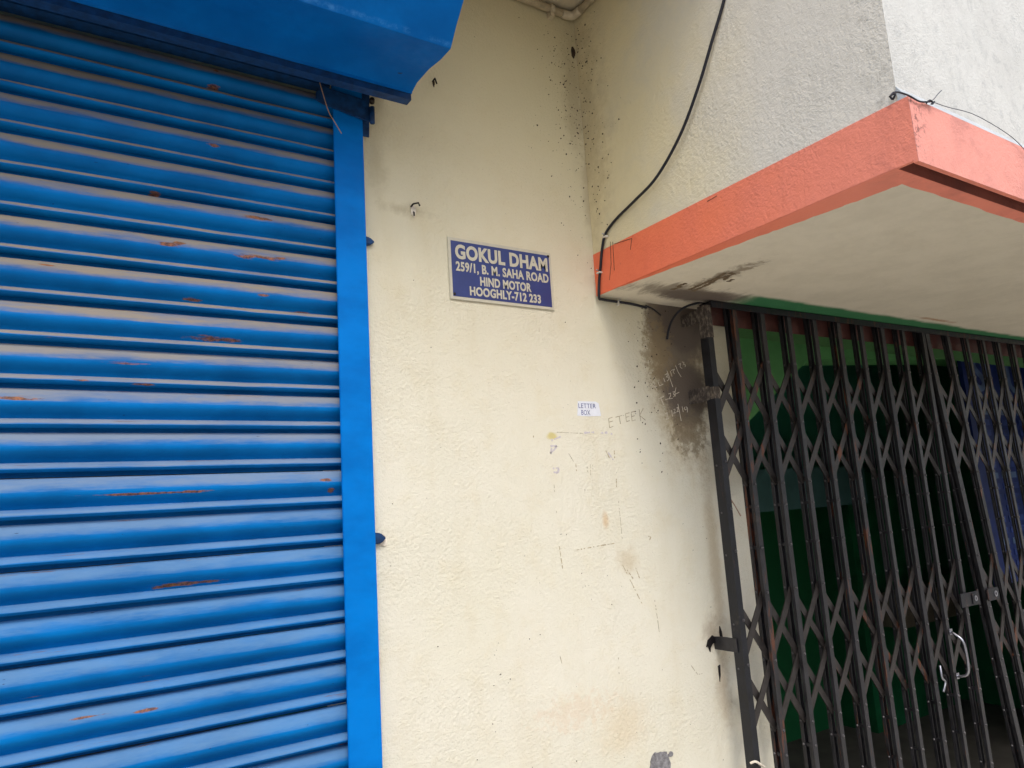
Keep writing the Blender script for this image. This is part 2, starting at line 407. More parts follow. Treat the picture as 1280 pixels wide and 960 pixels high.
def stroke_mesh(strokes, width, nrm=Vector((0, -1, 0)), th=.0005, jit=.25, seed=0, gaps=0.):
    """thin raised ribbons along polylines lying on a plane"""
    rg = random.Random(seed); bm = bmesh.new()
    for st in strokes:
        pts = [Vector(p) + nrm * th for p in st]
        for a, b in zip(pts, pts[1:]):
            d = b - a
            if d.length < 1e-6: continue
            n = max(1, int(d.length / .004)); gap = gaps * rg.random(); s = d.normalized().cross(nrm) * (width / 2)
            last = None
            for k in range(n + 1):
                wv = 1 + rg.uniform(-jit, jit); p = a + d * (k / n)
                cur = (bm.verts.new(p - s * wv), bm.verts.new(p + s * wv))
                if last and rg.random() > gap: bm.faces.new([last[0], last[1], cur[1], cur[0]])
                last = cur
    for f in bm.faces:
        f.normal_update()
        if f.normal.dot(nrm) < 0: f.normal_flip()
    r = bmesh.ops.extrude_face_region(bm, geom=bm.faces[:])
    for v in [g for g in r['geom'] if isinstance(g, bmesh.types.BMVert)]: v.co -= nrm * th * .95
    return from_bm(bm, 'strokes')
random.seed(7)

# ------------------------------------------------------------------ setting: ground, walls
bm = bmesh.new(); add_box(bm, (-600, -600, -.5), (600, .0, 0)); structure(link('ground', from_bm(bm, 'ground'), M['ground']))
bm = bmesh.new(); add_box(bm, (-3.2, .002, -.5), (6.2, 4.2, .02)); structure(link('interior_floor', from_bm(bm, 'floor'), M['floor']))

XC = 1.232; SZ = 2.137; OX0, OX1 = 1.73, 4.85
wall = thing('plastered_wall', (.9, 0, 0), 'cream plastered house wall between the blue shutter and the iron gate, stained and scribbled on', 'wall')
outl = [(-3.2, -.3), (-1.72, -.3), (-1.72, 2.62), (.56, 2.62), (.56, -.3), (OX0, -.3), (OX0, SZ), (OX1, SZ), (OX1, -.3), (6.2, -.3), (6.2, 5.2), (-3.2, 5.2)]
prism('plaster_face', [(x, 0, z) for x, z in outl], (0, .22, 0), M['wall'], wall)

def marks(name, mat, strokes_px, width, label=None, on=lambda p: hy(*p), nrm=Vector((0, -1, 0)), parent=None, seed=0, th=.0005, stuff=False):
    parent = parent or wall
    me = stroke_mesh([[on(p) - parent.location for p in s] for s in strokes_px], width, nrm, th, .5 if 'writing' not in name else .25, seed, 0 if 'writing' in name else .9)
    o = link(name, me, mat, parent)
    if label: o['label'] = label
    if 'writing' not in name: o['kind'] = 'stuff'
    return o
# chalk dates on the soot patch
def zz(s, x0, y0, k=8.0): return [[(x0 + a / k, y0 + b / k) for a, b in q] for q in s]
ch1 = zz([[(215, 290), (225, 330), (250, 385)], [(205, 350), (245, 345)], [(260, 300), (275, 340), (312, 320)], [(315, 260), (330, 300)], [(328, 230), (350, 215), (352, 240), (340, 250), (362, 250), (368, 275), (350, 290)],
          [(345, 180), (380, 270), (408, 350)], [(382, 190), (400, 245)], [(392, 185), (425, 170), (410, 200), (425, 220)], [(435, 135), (460, 200), (492, 250)],
          [(465, 125), (485, 115), (480, 150), (500, 165)], [(500, 100), (520, 105), (515, 125), (535, 130), (530, 150)]], 790, 440)
ch2 = zz([[(260, 470), (320, 442)], [(285, 455), (305, 500), (315, 530)], [(335, 478), (362, 468)], [(365, 420), (385, 410), (385, 440), (368, 470), (405, 462)], [(405, 400), (425, 395), (412, 420), (428, 430), (415, 450)], [(440, 355), (430, 400), (432, 445)], [(425, 425), (472, 402)]], 790, 440)
ch3 = zz([[(330, 620), (352, 605), (350, 650), (340, 678), (370, 660)], [(395, 580), (405, 645)], [(415, 575), (430, 570), (428, 595), (415, 615), (440, 605)], [(445, 560), (460, 555), (458, 580), (447, 600), (470, 590)],
          [(458, 520), (475, 600), (492, 690)], [(500, 545), (512, 600)], [(530, 548), (520, 565), (535, 580), (555, 560), (540, 545), (555, 570), (552, 605)]], 790, 440)
marks('chalk_writing', M['chalk'], ch1 + ch2 + ch3, .0016, 'white chalk dates and numbers scrawled on the sooty patch', seed=3)
# old pencilled letters and outline
k = 4.267
def q(s): return [[(640 + a / k, 500 + b / k) for a, b in t] for t in s]
marks('pencil_writing', M['pencil'], q([[(515, 100), (520, 148), (540, 140)], [(518, 118), (538, 112)], [(514, 100), (535, 92)], [(552, 92), (588, 82)], [(572, 88), (578, 128)],
      [(605, 75), (610, 115), (628, 110)], [(606, 92), (624, 88)], [(604, 74), (626, 68)], [(635, 70), (640, 112), (658, 106)], [(637, 88), (654, 84)], [(634, 66), (655, 60)],
      [(678, 50), (686, 112)], [(700, 45), (680, 82), (712, 108)]]), .0017, 'ETEEK-like pencilled capitals beside the soot patch', seed=5)
wall.children[-1]['label'] = 'faint pencilled capital letters beside the soot patch'
marks('wall_scratch', M['pencil'], q([[(240, 172), (380, 178)], [(720, 166), (800, 160)], [(388, 465), (392, 560)], [(418, 345), (420, 410)], [(400, 345), (402, 385)], [(430, 345), (432, 380)], [(568, 540), (588, 740)], [(470, 90), (488, 155)],
      [(302, 285), (328, 328)], [(232, 545), (240, 620)], [(224, 450), (228, 500)], [(250, 480), (262, 498), (268, 485)]]), .0011, seed=8, th=.0004)
marks('wall_scratch', M['scratch'], q([[(345, 800), (480, 775), (545, 765)], [(340, 340), (345, 390)], [(120, 150), (112, 210), (130, 250)], [(500, 270), (520, 310)], [(545, 270), (548, 310)], [(556, 420), (558, 465)], [(610, 900), (650, 960)], [(650, 870), (680, 950)], [(625, 800), (640, 830)], [(590, 880), (700, 1100)],
      [(720, 725), (740, 730), (725, 770)], [(250, 770), (270, 900)]]), .0022, seed=9, th=.0004)
marks('wall_scratch', M['pencil'], [[(818, 748), (822, 775), (824, 790)], [(773, 822), (774, 845)], [(700, 820), (703, 832)], [(864, 832), (872, 843), (884, 841)]], .0013, seed=10)
marks('glue_residue', M['residue'], q([[(385, 175), (430, 172), (480, 176), (530, 172)], [(530, 175), (534, 215)], [(205, 245), (240, 245), (225, 265), (205, 285), (212, 255)], [(218, 365), (248, 362), (246, 388), (222, 385)], [(210, 215), (260, 195)], [(512, 280), (540, 320)]]), .0042, 'pale lilac glue traces where a letter box once hung', seed=11, th=.0004)

def specks(name, n, gen, mat, parent, nrm, seed):
    rg = random.Random(seed); bm = bmesh.new()
    u = nrm.orthogonal().normalized(); v = nrm.cross(u)
    for _ in range(n):
        c, r = gen(rg); c = Vector(c) - parent.location + nrm * .0006
        m = rg.randint(5, 8); a0 = rg.random() * 6; el = rg.uniform(.5, 1)
        vs = [bm.verts.new(c + r * rg.uniform(.55, 1.2) * (math.cos(a0 + 6.283 * i / m) * u + el * math.sin(a0 + 6.283 * i / m) * v)) for i in range(m)]
        f = bm.faces.new(vs); f.normal_update()
        if f.normal.dot(nrm) < 0: f.normal_flip()
    r_ = bmesh.ops.extrude_face_region(bm, geom=bm.faces[:])
    for g in r_['geom']:
        if isinstance(g, bmesh.types.BMVert): g.co -= nrm * .0005
    o = link(name, from_bm(bm, name), mat, parent); o['kind'] = 'stuff'; return o
def corner_gen(rg):
    z = rg.choice([rg.uniform(2.2, 2.93), rg.gauss(2.78, .06), rg.gauss(2.6, .07)]); z = min(z, 2.92)
    return (XC - min(.35, abs(rg.gauss(0, .06))) - .002, 0, max(2.18, z)), rg.choice([.0007, .001, .0012, .0018, .0028])
def wide_gen(rg):
    return (rg.uniform(.62, 1.7), 0, rg.choice([rg.uniform(.9, 2.1), rg.uniform(.9, 2.9)])), rg.choice([.0006, .0008, .001, .0016])
specks('mould_speck', 230, corner_gen, M['mould'], wall, Vector((0, -1, 0)), 1)
specks('dirt_speck', 150, wide_gen, M['mould'], wall, Vector((0, -1, 0)), 2)
def soot_gen(rg):
    p = hy(rg.gauss(815, 14), rg.gauss(460, 55)); return (p.x, 0, min(p.z, 2.12)), rg.choice([.001, .0015, .0022, .003])
specks('soot_speck', 90, soot_gen, M['mould'], wall, Vector((0, -1, 0)), 4)

def blob(name, px, py, pts, mat, parent=None, th=.004, label=None):
    c = hy(px, py); bm = bmesh.new(); parent = parent or wall
    add_prism(bm, [c + Vector((a / 1000, 0, b / 1000)) - parent.location for a, b in pts], (0, -th, 0))
    bmesh.ops.bevel(bm, geom=[e for e in bm.edges if all(v.co.y < -th * .5 for v in e.verts)], offset=th * .45, segments=2, affect='EDGES')
    o = link(name, from_bm(bm, name), mat, parent)
    if label: o['label'] = label
    return o
def ragged(rx, rz, n, seed, j=.25):
    rg = random.Random(seed)
    return [(rx * math.cos(6.283 * i / n) * rg.uniform(1 - j, 1 + j), rz * math.sin(6.283 * i / n) * rg.uniform(1 - j, 1 + j)) for i in range(n)]
blob('cement_patch', 825, 957, ragged(33, 33, 22, 4, .14), M['cement'], th=.004, label='round grey cement patch low on the wall')
blob('cement_patch', 838, 943, ragged(8, 6, 8, 5), M['cement'], th=.003)
blob('plaster_chip', 716, 66, ragged(7, 16, 9, 6, .4), M['mould'], th=.004)
blob('plaster_chip', 516, 263, ragged(7, 15, 10, 7, .35), M['plasterchip'], th=.003)
blob('plaster_chip', 542, 104, ragged(3, 9, 8, 8, .35), M['mould'], th=.004)
blob('plaster_chip', 478, 676, ragged(10, 14, 10, 9, .35), M['plasterchip'], th=.003)
blob('tar_blob', 890, 803, [(-24, -8), (-16, 8), (2, 18), (12, 12), (10, -4), (0, 2), (-8, -2), (-12, -22), (-17, -6)], M['bitumen'], th=.006, label='black tar smear above the lower gate bracket')
blob('tar_blob', 901, 795, [(-3, -20), (-5, 10), (-2, 26), (3, 12), (6, -16)], M['bitumen'], th=.005)
blob('tar_blob', 899, 838, [(-3, -28), (-4, 12), (4, 14), (2, -10)], M['bitumen'], th=.004)

# hooks
hk = thing('wall_hook', hy(517, 262), 'small rusty bent hook in the wall above and left of the name plate', 'hook')
p = hy(517, 262)
tube('shank', [p + Vector(v) for v in ((-.006, .004, .006), (-.006, -.012, .008), (.004, -.018, .010), (.008, -.016, .004))], .0022, M['screw'], hk)
tube('point', [p + Vector(v) for v in ((.0, .002, -.004), (-.004, -.010, -.012), (-.005, -.012, -.020))], .0018, M['screw'], hk)
hk = thing('wall_hook', hy(541, 104), 'short dark nail stub in the wall right below the blue shutter hood', 'hook')
p = hy(541, 104)
tube('shank', [p + Vector(v) for v in ((0, .004, .004), (0, -.012, .006), (.003, -.014, -.008))], .0022, M['screw'], hk)

# ------------------------------------------------------------------ ceiling and conduit
CEZ = 2.958
bm = bmesh.new(); add_box(bm, (-3.2, -.68, CEZ), (XC - .002, -.002, CEZ + .12))
cslab = link('ceiling_slab', from_bm(bm, 'ceiling_slab'), M['ceil']); tag(cslab, 'dingy grey concrete ceiling slab over the shutter, at the top edge of the photo', 'ceiling')
pr = .0100; pz = CEZ - .018; py_ = -.013; px_ = XC - .013
cond = thing('conduit', (px_, py_, pz), 'cream painted pipe running round the ceiling corner above the wall', 'pipe')
tube('pipe', [(-1.2, py_, pz), (.3, py_, pz), (px_ - .03, py_, pz)], pr, M['pvc'], cond, 12)
tube('pipe', [(px_, py_ - .03, pz), (px_, -.5, pz), (px_, -.67, pz)], pr, M['pvc'], cond, 12)
tube('elbow', smooth_path([(px_ - .036, py_, pz), (px_ - .018, py_ - .001, pz), (px_ - .002, py_ - .010, pz), (px_, py_ - .036, pz)], 4), pr * 1.18, M['pvc'], cond, 12)
for cx in (.985 + .16, .35, -.3):
    bm = bmesh.new(); lo = cond.location
    add_tube(bm, [Vector((cx - .006, py_, pz)) - lo, Vector((cx + .006, py_, pz)) - lo], pr * 1.3, 12)
    add_box(bm, (cx - .006, -.02, pz - .024), (cx + .006, .0, pz + .012), lo)
    link('clip', from_bm(bm, 'clip'), M['pvc'], cond, smooth=False)

# ------------------------------------------------------------------ balcony
bal = thing('balcony', (XC, -.857, SZ), 'projecting balcony with rough grey-white walls above a coral orange slab edge', 'balcony')
lo = Vector(bal.location)
# slab: fascia faces with a drip groove, soffit inside an orange border
BX1 = 6.0; ZT = 2.252; PY = -.857
bp = [hz(*p, SZ) for p in [(753, 366), (800, 350), (961, 291), (1040, 263), (1127.5, 230), (1200, 251), (1280, 278)]]
bm = bmesh.new()
y0, gy0, gy1 = PY, PY + .009, PY + .040
add_prism(bm, [Vector((XC, y0, SZ - .004)) - lo, Vector((BX1, y0, SZ - .004)) - lo, Vector((BX1, gy0, SZ - .004)) - lo, Vector((XC, gy0, SZ - .004)) - lo], (0, 0, ZT - SZ + .004))
add_prism(bm, [Vector((XC, gy0, SZ + .024)) - lo, Vector((BX1, gy0, SZ + .024)) - lo, Vector((BX1, gy1, SZ + .024)) - lo, Vector((XC, gy1, SZ + .024)) - lo], (0, 0, ZT - SZ - .024))
add_prism(bm, [Vector((XC, gy1, SZ + .001)) - lo, Vector((BX1, gy1, SZ + .001)) - lo, Vector((BX1, -.0005, SZ + .001)) - lo, Vector((XC, -.0005, SZ + .001)) - lo], (0, 0, ZT - SZ - .001))
add_prism(bm, [Vector((XC, gy0, SZ)) - lo, Vector((XC + .008, gy0, SZ)) - lo, Vector((XC + .008, gy1, SZ)) - lo, Vector((XC, gy1, SZ)) - lo], (0, 0, .024))
link('fascia', from_bm(bm, 'fascia'), M['orange'], bal)
# orange border painted round the soffit (ragged inner edge), 2 mm proud
def ragpath(a, b, n, amp, seed):
    rg = random.Random(seed); return [a.lerp(b, i / n) + Vector((rg.uniform(-amp, amp), rg.uniform(-amp, amp), 0)) for i in range(n + 1)]
inner = []
for i in range(4): inner += ragpath(bp[i], bp[i + 1], 14, .0022, i)[:-1]
inner += [bp[4]] + ragpath(bp[4], Vector((2.2, -.79, SZ)), 26, .0022, 9)[1:] + [Vector((BX1, -.79, SZ))]
outer = [Vector((XC + .0004, -.001, SZ)), Vector((XC + .0004, gy1, SZ)), Vector((BX1, gy1, SZ))]
inner[0] = Vector((XC + .002, -.001, SZ))
bm = bmesh.new()
add_prism(bm, [p - lo for p in inner] + [p - lo for p in outer[::-1]], (0, 0, .0008))
bmesh.ops.triangulate(bm, faces=bm.faces[:])
link('soffit_border', from_bm(bm, 'soffit_border'), M['orange'], bal)
bm = bmesh.new(); add_box(bm, (XC + .0015, gy1 + .004, SZ + .0006), (BX1, -.0008, SZ + .0009), lo)
link('soffit', from_bm(bm, 'soffit'), M['soffit'], bal)
# walls above the slab
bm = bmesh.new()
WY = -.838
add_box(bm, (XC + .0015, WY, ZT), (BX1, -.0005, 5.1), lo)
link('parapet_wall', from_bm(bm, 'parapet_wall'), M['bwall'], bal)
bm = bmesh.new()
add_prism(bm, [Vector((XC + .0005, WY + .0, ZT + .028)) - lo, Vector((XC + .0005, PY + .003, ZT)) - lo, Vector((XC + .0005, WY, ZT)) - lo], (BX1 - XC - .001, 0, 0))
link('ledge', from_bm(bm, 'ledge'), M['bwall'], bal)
def ret_gen(rg):
    z = rg.choice([rg.uniform(2.27, 2.93), rg.gauss(2.78, .07), rg.gauss(2.55, .08)])
    return (XC + .001, -.002 - min(.3, abs(rg.gauss(0, .05))), min(2.92, max(2.27, z))), rg.choice([.0007, .001, .0013, .002, .003])
specks('mould_speck', 170, ret_gen, M['mould'], bal, Vector((-1, 0, 0)), 5)
me = stroke_mesh([[hx(*p, XC) - lo for p in s] for s in [[(768, 305), (790, 298), (788, 312)], [(763, 302), (764, 330), (762, 350)], [(766, 302), (768, 338)], [(884, 252), (896, 245)]]], .0012, Vector((-1, 0, 0)), .0006, seed=4)
link('scratch', me, M['mould'], bal)['kind'] = 'stuff'
# brush streaks of soot on the soffit
me = stroke_mesh([[hz(*p, SZ) - lo for p in s] for s in [[(862, 362), (880, 354), (895, 348), (907, 341)], [(866, 364), (884, 356), (900, 347)], [(905, 350), (912, 344)], [(910, 352), (916, 349)], [(912, 341), (918, 343)], [(903, 347), (909, 345)], [(840, 362), (852, 358)], [(846, 358), (858, 354)]]], .010, Vector((0, 0, -1)), .0006, .5, seed=14)
link('soot_streak', me, plain('soot_brown', srgb(112, 94, 72), .9, var=.3, sc=90), bal)

# loose thin wire on the ledge
lw = thing('loose_wire', hy(1118, 120, PY), 'thin grey wire with a twist lying along the ledge above the orange slab corner', 'wire')
base = [(1112, 121), (1119, 115), (1135, 119), (1150, 127), (1165, 127)]
tube('strand', smooth_path([hy(*p, PY - .004) for p in base], 4), .0016, M['cable'], lw, 5)
tube('strand', smooth_path([hy(*p, PY - .006) for p in [(1158, 127), (1166, 125), (1172, 118), (1177, 113)]], 4), .0008, M['strand'], lw, 5)
tube('strand', smooth_path([hy(*p, PY - .006) for p in [(1165, 127), (1185, 134), (1215, 142), (1245, 158), (1268, 174), (1285, 192)]], 4), .0007, M['strand'], lw, 5)
tube('knot', smooth_path([hy(*p, PY - .008) for p in [(1158, 129), (1162, 125), (1167, 129), (1164, 130), (1168, 127)]], 3), .0014, M['cable'], lw, 5)
tube('knot', smooth_path([hx(*p, XC - .004) for p in [(1113, 121), (1116, 124), (1119, 117), (1114, 119)]], 3), .002, M['cable'], lw, 5)

# ------------------------------------------------------------------ cable
rc = .0036
cab = thing('cable', hx(753, 310, XC - rc), 'black cable drooping down the balcony wall, clipped round the orange slab into the soot patch', 'cable')
path = [hx(*p, XC - rc) for p in [(912, -40), (905, 0), (893, 50), (877, 110), (855, 170), (825, 222), (795, 252), (770, 274), (757, 292), (752.5, 312), (750.5, 335), (749, 352)]]
path += [Vector((XC - .003, -.014, SZ - .006)), Vector((XC + .014, -.008, SZ - .0085)), Vector((1.30, -rc, SZ - .008)), Vector((1.35, -rc, SZ - .009)), Vector((1.405, -rc, SZ - .014))]
path = [path[0]] + [p + Vector((-.012 * math.sin(math.pi * min(1, i / 6)), 0, 0)) if i < 7 else p for i, p in enumerate(path[1:])]
tube('sheath', smooth_path(path, 8), rc, M['cable'], cab, 10)
tube('tail', smooth_path([hy(*p, -.004) for p in [(807, 382), (816, 386), (826, 394)]], 5), .0022, M['cable'], cab, 6)
for (px, py, f) in ((757, 296, 0), (749.5, 341, 0), (772, 379, 1)):
    c = hy(px, py, -rc) if f else hx(px, py, XC - rc)
    bm = bmesh.new(); a = c - cab.location
    if f: add_box(bm, a + Vector((-.002, -.006, -.007)), a + Vector((.002, .004, .007)))
    else: add_box(bm, a + Vector((-.006, -.007, -.002)), a + Vector((.004, .007, .002)))
    bmesh.ops.bevel(bm, geom=bm.edges[:], offset=.001, segments=1, affect='EDGES')
    link('cable_clip', from_bm(bm, 'cable_clip'), M['clipw'], cab)
    tube('nail', [c + Vector((0, 0, .006)), c + Vector((-.012, -.002, .006)) if not f else c + Vector((0, -.012, .006))], .0016, M['chrome'], cab, 6)
cb2 = tube('cable', smooth_path([Vector(p) for p in [hy(834, 424, -.008), hy(836, 412, -.02), hy(842, 397, -.03), hy(856, 384, -.05), hy(880, 378, -.06), hy(915, 380, -.05), hy(935, 384, -.02)]], 6), .0033, M['cable'], None, 8)
tag(cb2, 'short black cable end hanging over the soot patch beside the gate top', 'cable')

# ------------------------------------------------------------------ name plate
s0, s1 = Vector((.7925, 0, 2.2355)), Vector((1.0885, 0, 2.0840))
sign = thing('name_plate', (.94, 0, 2.16), 'blue and white address plate reading GOKUL DHAM on the cream wall', 'sign')
box('plate', (s0.x, -.0045, s1.z), (s1.x, -.0002, s0.z), M['signw'], sign, .0012)
box('blue_field', (s0.x + .0075, -.0052, s1.z + .0080), (s1.x - .0075, -.004, s0.z - .0085), M['signb'], sign)
def text_obj(name, body, x0, x1, z0, z1, y, mat, parent, bold=.035, th=.0006):
    cu = bpy.data.curves.new(name, 'FONT'); cu.body = body; cu.size = 1; cu.offset = bold; cu.extrude = .01; cu.resolution_u = 4
    cu.space_character = 1.06
    o = bpy.data.objects.new(name, cu); C.objects.link(o); bpy.context.view_layer.update()
    me = bpy.data.meshes.new_from_object(o); bpy.data.objects.remove(o); bpy.data.curves.remove(cu)
    n = len(me.vertices); co = np.empty(n * 3); me.vertices.foreach_get('co', co); co = co.reshape(-1, 3)
    mn, mx = co.min(0), co.max(0)
    out = np.empty_like(co)
    out[:, 0] = x0 + (co[:, 0] - mn[0]) / (mx[0] - mn[0]) * (x1 - x0) - parent.location.x
    out[:, 2] = z0 + (co[:, 1] - mn[1]) / (mx[1] - mn[1]) * (z1 - z0) - parent.location.z
    out[:, 1] = y - (co[:, 2] - mn[2]) / max(1e-9, mx[2] - mn[2]) * th - parent.location.y
    me.vertices.foreach_set('co', out.ravel()); me.update(); me.materials.clear()
    return link(name, me, mat, parent)
W_, H_ = s1.x - s0.x, s0.z - s1.z
for body, u0, u1, v0, v1, bd in (('GOKUL DHAM', .06, .955, .105, .345, .04), ('259/1, B. M. SAHA ROAD', .06, .955, .385, .565, .032), ('HIND MOTOR', .275, .77, .585, .735, .036), ('HOOGHLY-712 233', .175, .86, .762, .912, .036)):
    text_obj('lettering', body, s0.x + u0 * W_, s0.x + u1 * W_, s0.z - v1 * H_, s0.z - v0 * H_, -.0053, M['signw'], sign, bd)
for (sx, sz) in ((s0.x + .011, s1.z + .013), (s1.x - .009, s0.z - .010)):
    bm = bmesh.new(); bmesh.ops.create_uvsphere(bm, u_segments=12, v_segments=6, radius=.0036, matrix=Matrix.Translation(Vector((sx, -.0052, sz)) - sign.location) @ Matrix.Diagonal((1, .5, 1, 1)))
    link('screw', from_bm(bm, 'screw'), M['screw'], sign, smooth=True)

# paper note
pc = [hy(*p) for p in [(722, 501.5), (744, 502), (748, 504), (751, 520), (735, 520.5), (721.5, 519.5)]]
note = thing('paper_note', hy(736, 511), 'small white paper slip handwritten LETTER BOX stuck on the wall under the name plate', 'note')
prism('paper', [p + Vector((0, -.0003, 0)) for p in pc], (0, -.0005, 0), M['paper'], note)
a = hy(722.5, 508); b = hy(744.5, 510)
text_obj('handwriting', 'LETTER', a.x + .001, b.x, a.z - .004, a.z + .0075, -.0009, M['pen'], note, -.005, .0003)
a = hy(726.5, 516.5); b = hy(737.5, 518)
text_obj('handwriting', 'BOX', a.x, b.x, a.z - .0045, a.z + .008, -.0009, M['pen'], note, -.005, .0003)

# ------------------------------------------------------------------ rolling shutter
sh = thing('rolling_shutter', (-.58, 0, 0), 'closed blue corrugated roller shutter with dusty slats, guide rail and hood', 'shutter')
PITCH = .0752; ZTOP = 2.4515 + PITCH * 1
prof = [(.024, .0), (.0150, -.0004), (.0110, -.0040), (.0072, -.0095), (.0038, -.0160), (.0012, -.0225), (.0, -.0275), (.0022, -.0325), (.0068, -.0380), (.0125, -.0425), (.0170, -.0470), (.0180, -.0505),
        (.0110, -.0520), (.0050, -.0550), (.0012, -.0588), (.0004, -.0620), (.0026, -.0650), (.0080, -.0668), (.0240, -.0672), (.0240, -.0748)]
def slat_mesh(seed):
    rs = random.Random(seed); bm = bmesh.new(); nx = 44; x0, x1 = -1.69 + .58, .548 + .58
    dents = [(rs.uniform(x0, x1), rs.uniform(.05, .22), rs.uniform(-.0007, .0022), rs.uniform(.2, .8)) for _ in range(7)] + [(rs.uniform(x0, x1), rs.uniform(.015, .03), rs.uniform(.0010, .0030), rs.uniform(.25, .7)) for _ in range(3)]
    cols = []
    for i in range(nx + 1):
        x = x0 + (x1 - x0) * i / nx; col = []
        for y, z in prof:
            d = sum(a * math.exp(-((x - c) / w_) ** 2) * math.exp(-((-z / PITCH - q_) / .3) ** 2) for c, w_, a, q_ in dents)
            col.append(bm.verts.new((x, y + d, z)))
        cols.append(col + [bm.verts.new((x, .026, -.0748)), bm.verts.new((x, .026, 0))])
    for a, b in zip(cols, cols[1:]):
        n = len(a)
        for j in range(n): bm.faces.new([a[j], b[j], b[(j + 1) % n], a[(j + 1) % n]])
    bm.faces.new(cols[0]); bm.faces.new(cols[-1][::-1])
    me = from_bm(bm, 'slat')
    for p_ in me.polygons: p_.use_smooth = True
    me.set_sharp_from_angle(angle=R(50)); return me
slat_mes = [slat_mesh(i) for i in range(6)]
for m_ in slat_mes[1:]: m_.materials.append(M['slat'])
slat_me = slat_mes[0]
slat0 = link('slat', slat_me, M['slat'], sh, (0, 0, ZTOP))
rg = random.Random(11)
kk = 1
while ZTOP - kk * PITCH > .06:
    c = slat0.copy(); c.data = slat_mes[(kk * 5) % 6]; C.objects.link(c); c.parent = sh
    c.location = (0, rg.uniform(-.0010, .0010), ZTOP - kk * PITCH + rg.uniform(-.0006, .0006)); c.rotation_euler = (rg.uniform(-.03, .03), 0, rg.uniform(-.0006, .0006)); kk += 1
box('bottom_rail', (-1.69, -.004, .004), (.548, .022, ZTOP - kk * PITCH), M['blue'], sh, .002)
def rail(xa, xb, flip):
    bm = bmesh.new(); o = sh.location
    e = xb if not flip else xa
    add_box(bm, (xa, -.020, .0), (xb, -.0145, 2.60), o)
    if not flip: add_box(bm, (xb - .006, -.0142, .0), (xb - .0005, .02, 2.60), o); add_box(bm, (xa + .014, .026, 0), (xb - .007, .03, 2.6), o)
    else: add_box(bm, (xa + .0005, -.0142, .0), (xa + .006, .02, 2.60), o); add_box(bm, (xa + .007, .026, 0), (xb - .014, .03, 2.6), o)
    bmesh.ops.bevel(bm, geom=bm.edges[:], offset=.0012, segments=2, affect='EDGES')
    return link('guide_rail', from_bm(bm, 'guide_rail'), M['blue'], sh)
rail(.5185, .5855, False); rail(-1.745, -1.678, True)
# anchor lugs sticking out past the rail
for (px, py, r_) in ((463, 303, .010), (474, 672, .013)):
    p = hy(px, py)
    o = prism('anchor_lug', [(.575, -.012, p.z - r_), (.575, -.012, p.z + r_), (.59 + r_ * .8, -.012, p.z + r_ * .7), (.598 + r_ * 1.2, -.010, p.z - r_ * .1), (.592 + r_ * .7, -.012, p.z - r_ * .9)], (0, .018, 0), M['darkblue'], sh, .002)
# hood
hp = [(-.1195, 2.4985), (-.1215, 2.5035), (-.145, 2.511), (-.205, 2.5085), (-.255, 2.500), (-.297, 2.499), (-.323, 2.530), (-.359, 2.567), (-.392, 2.615), (-.415, 2.70), (-.405, 2.80), (-.34, 2.88), (-.22, 2.92), (-.003, 2.93)]
HX0, HX1 = -1.80, .66
def offset(pp, d):
    out = []
    for i in range(len(pp)):
        a = Vector(pp[max(0, i - 1)]); b = Vector(pp[min(len(pp) - 1, i + 1)]); t = (b - a).normalized(); out.append(Vector(pp[i]) + Vector((t.y, -t.x)) * d)
    return out
inn = offset(hp, .003)
inn_t = [Vector(p) for p in inn]
def hood_mesh():
    bm = bmesh.new(); o = sh.location; rgh = random.Random(2); n = 40; rows = []
    for i in range(n + 1):
        x = HX0 + (HX1 - HX0) * i / n
        d = [rgh.uniform(-.0012, .0012) for _ in hp]
        rows.append([[bm.verts.new((x - o.x, p[0] + dd, p[1] + dd * .7)) for p, dd in zip(hp, d)], [bm.verts.new((x - o.x, p[0] + dd, p[1] + dd * .7)) for p, dd in zip(inn_t, d)]])
    for a, b in zip(rows, rows[1:]):
        for j in range(len(hp) - 1):
            bm.faces.new([a[0][j], b[0][j], b[0][j + 1], a[0][j + 1]]); bm.faces.new([a[1][j], a[1][j + 1], b[1][j + 1], b[1][j]])
        bm.faces.new([a[0][0], a[1][0], b[1][0], b[0][0]]); bm.faces.new([a[0][-1], b[0][-1], b[1][-1], a[1][-1]])
    for r_, s_ in ((rows[0], 1), (rows[-1], -1)):
        for j in range(len(hp) - 1): bm.faces.new([r_[0][j], r_[0][j + 1], r_[1][j + 1], r_[1][j]][::s_])
    me = from_bm(bm, 'hood')
    for p_ in me.polygons: p_.use_smooth = True
    me.set_sharp_from_angle(angle=R(24)); return me
link('hood', hood_mesh(), M['hood'], sh)
# stiffening angle along the hood's lower lip, end plate, roll behind
prism('hood_lip', [(HX0 + .002, y, z) for y, z in ((-.117, 2.485), (-.1165, 2.5005), (-.1135, 2.5005), (-.1135, 2.489), (-.094, 2.489), (-.094, 2.485))], (HX1 - HX0 - .003, 0, 0), M['darkblue'], sh)
for xe in (HX0 + .003, HX1 - .006):
    ep = [(p.x, p.y) for p in inn_t[1:]] + [(-.003, 2.60), (-.108, 2.505)]
    prism('end_plate', [(xe, y * .995, z) for y, z in ep], (.003, 0, 0), M['darkblue'], sh)
tube('shutter_roll', [(-1.70, -.165, 2.71), (.53, -.165, 2.71)], .13, M['darkblue'], sh, 24)
box('lintel_plate', (-1.70, -.012, 2.535), (.515, .02, 2.60), M['darkblue'], sh)
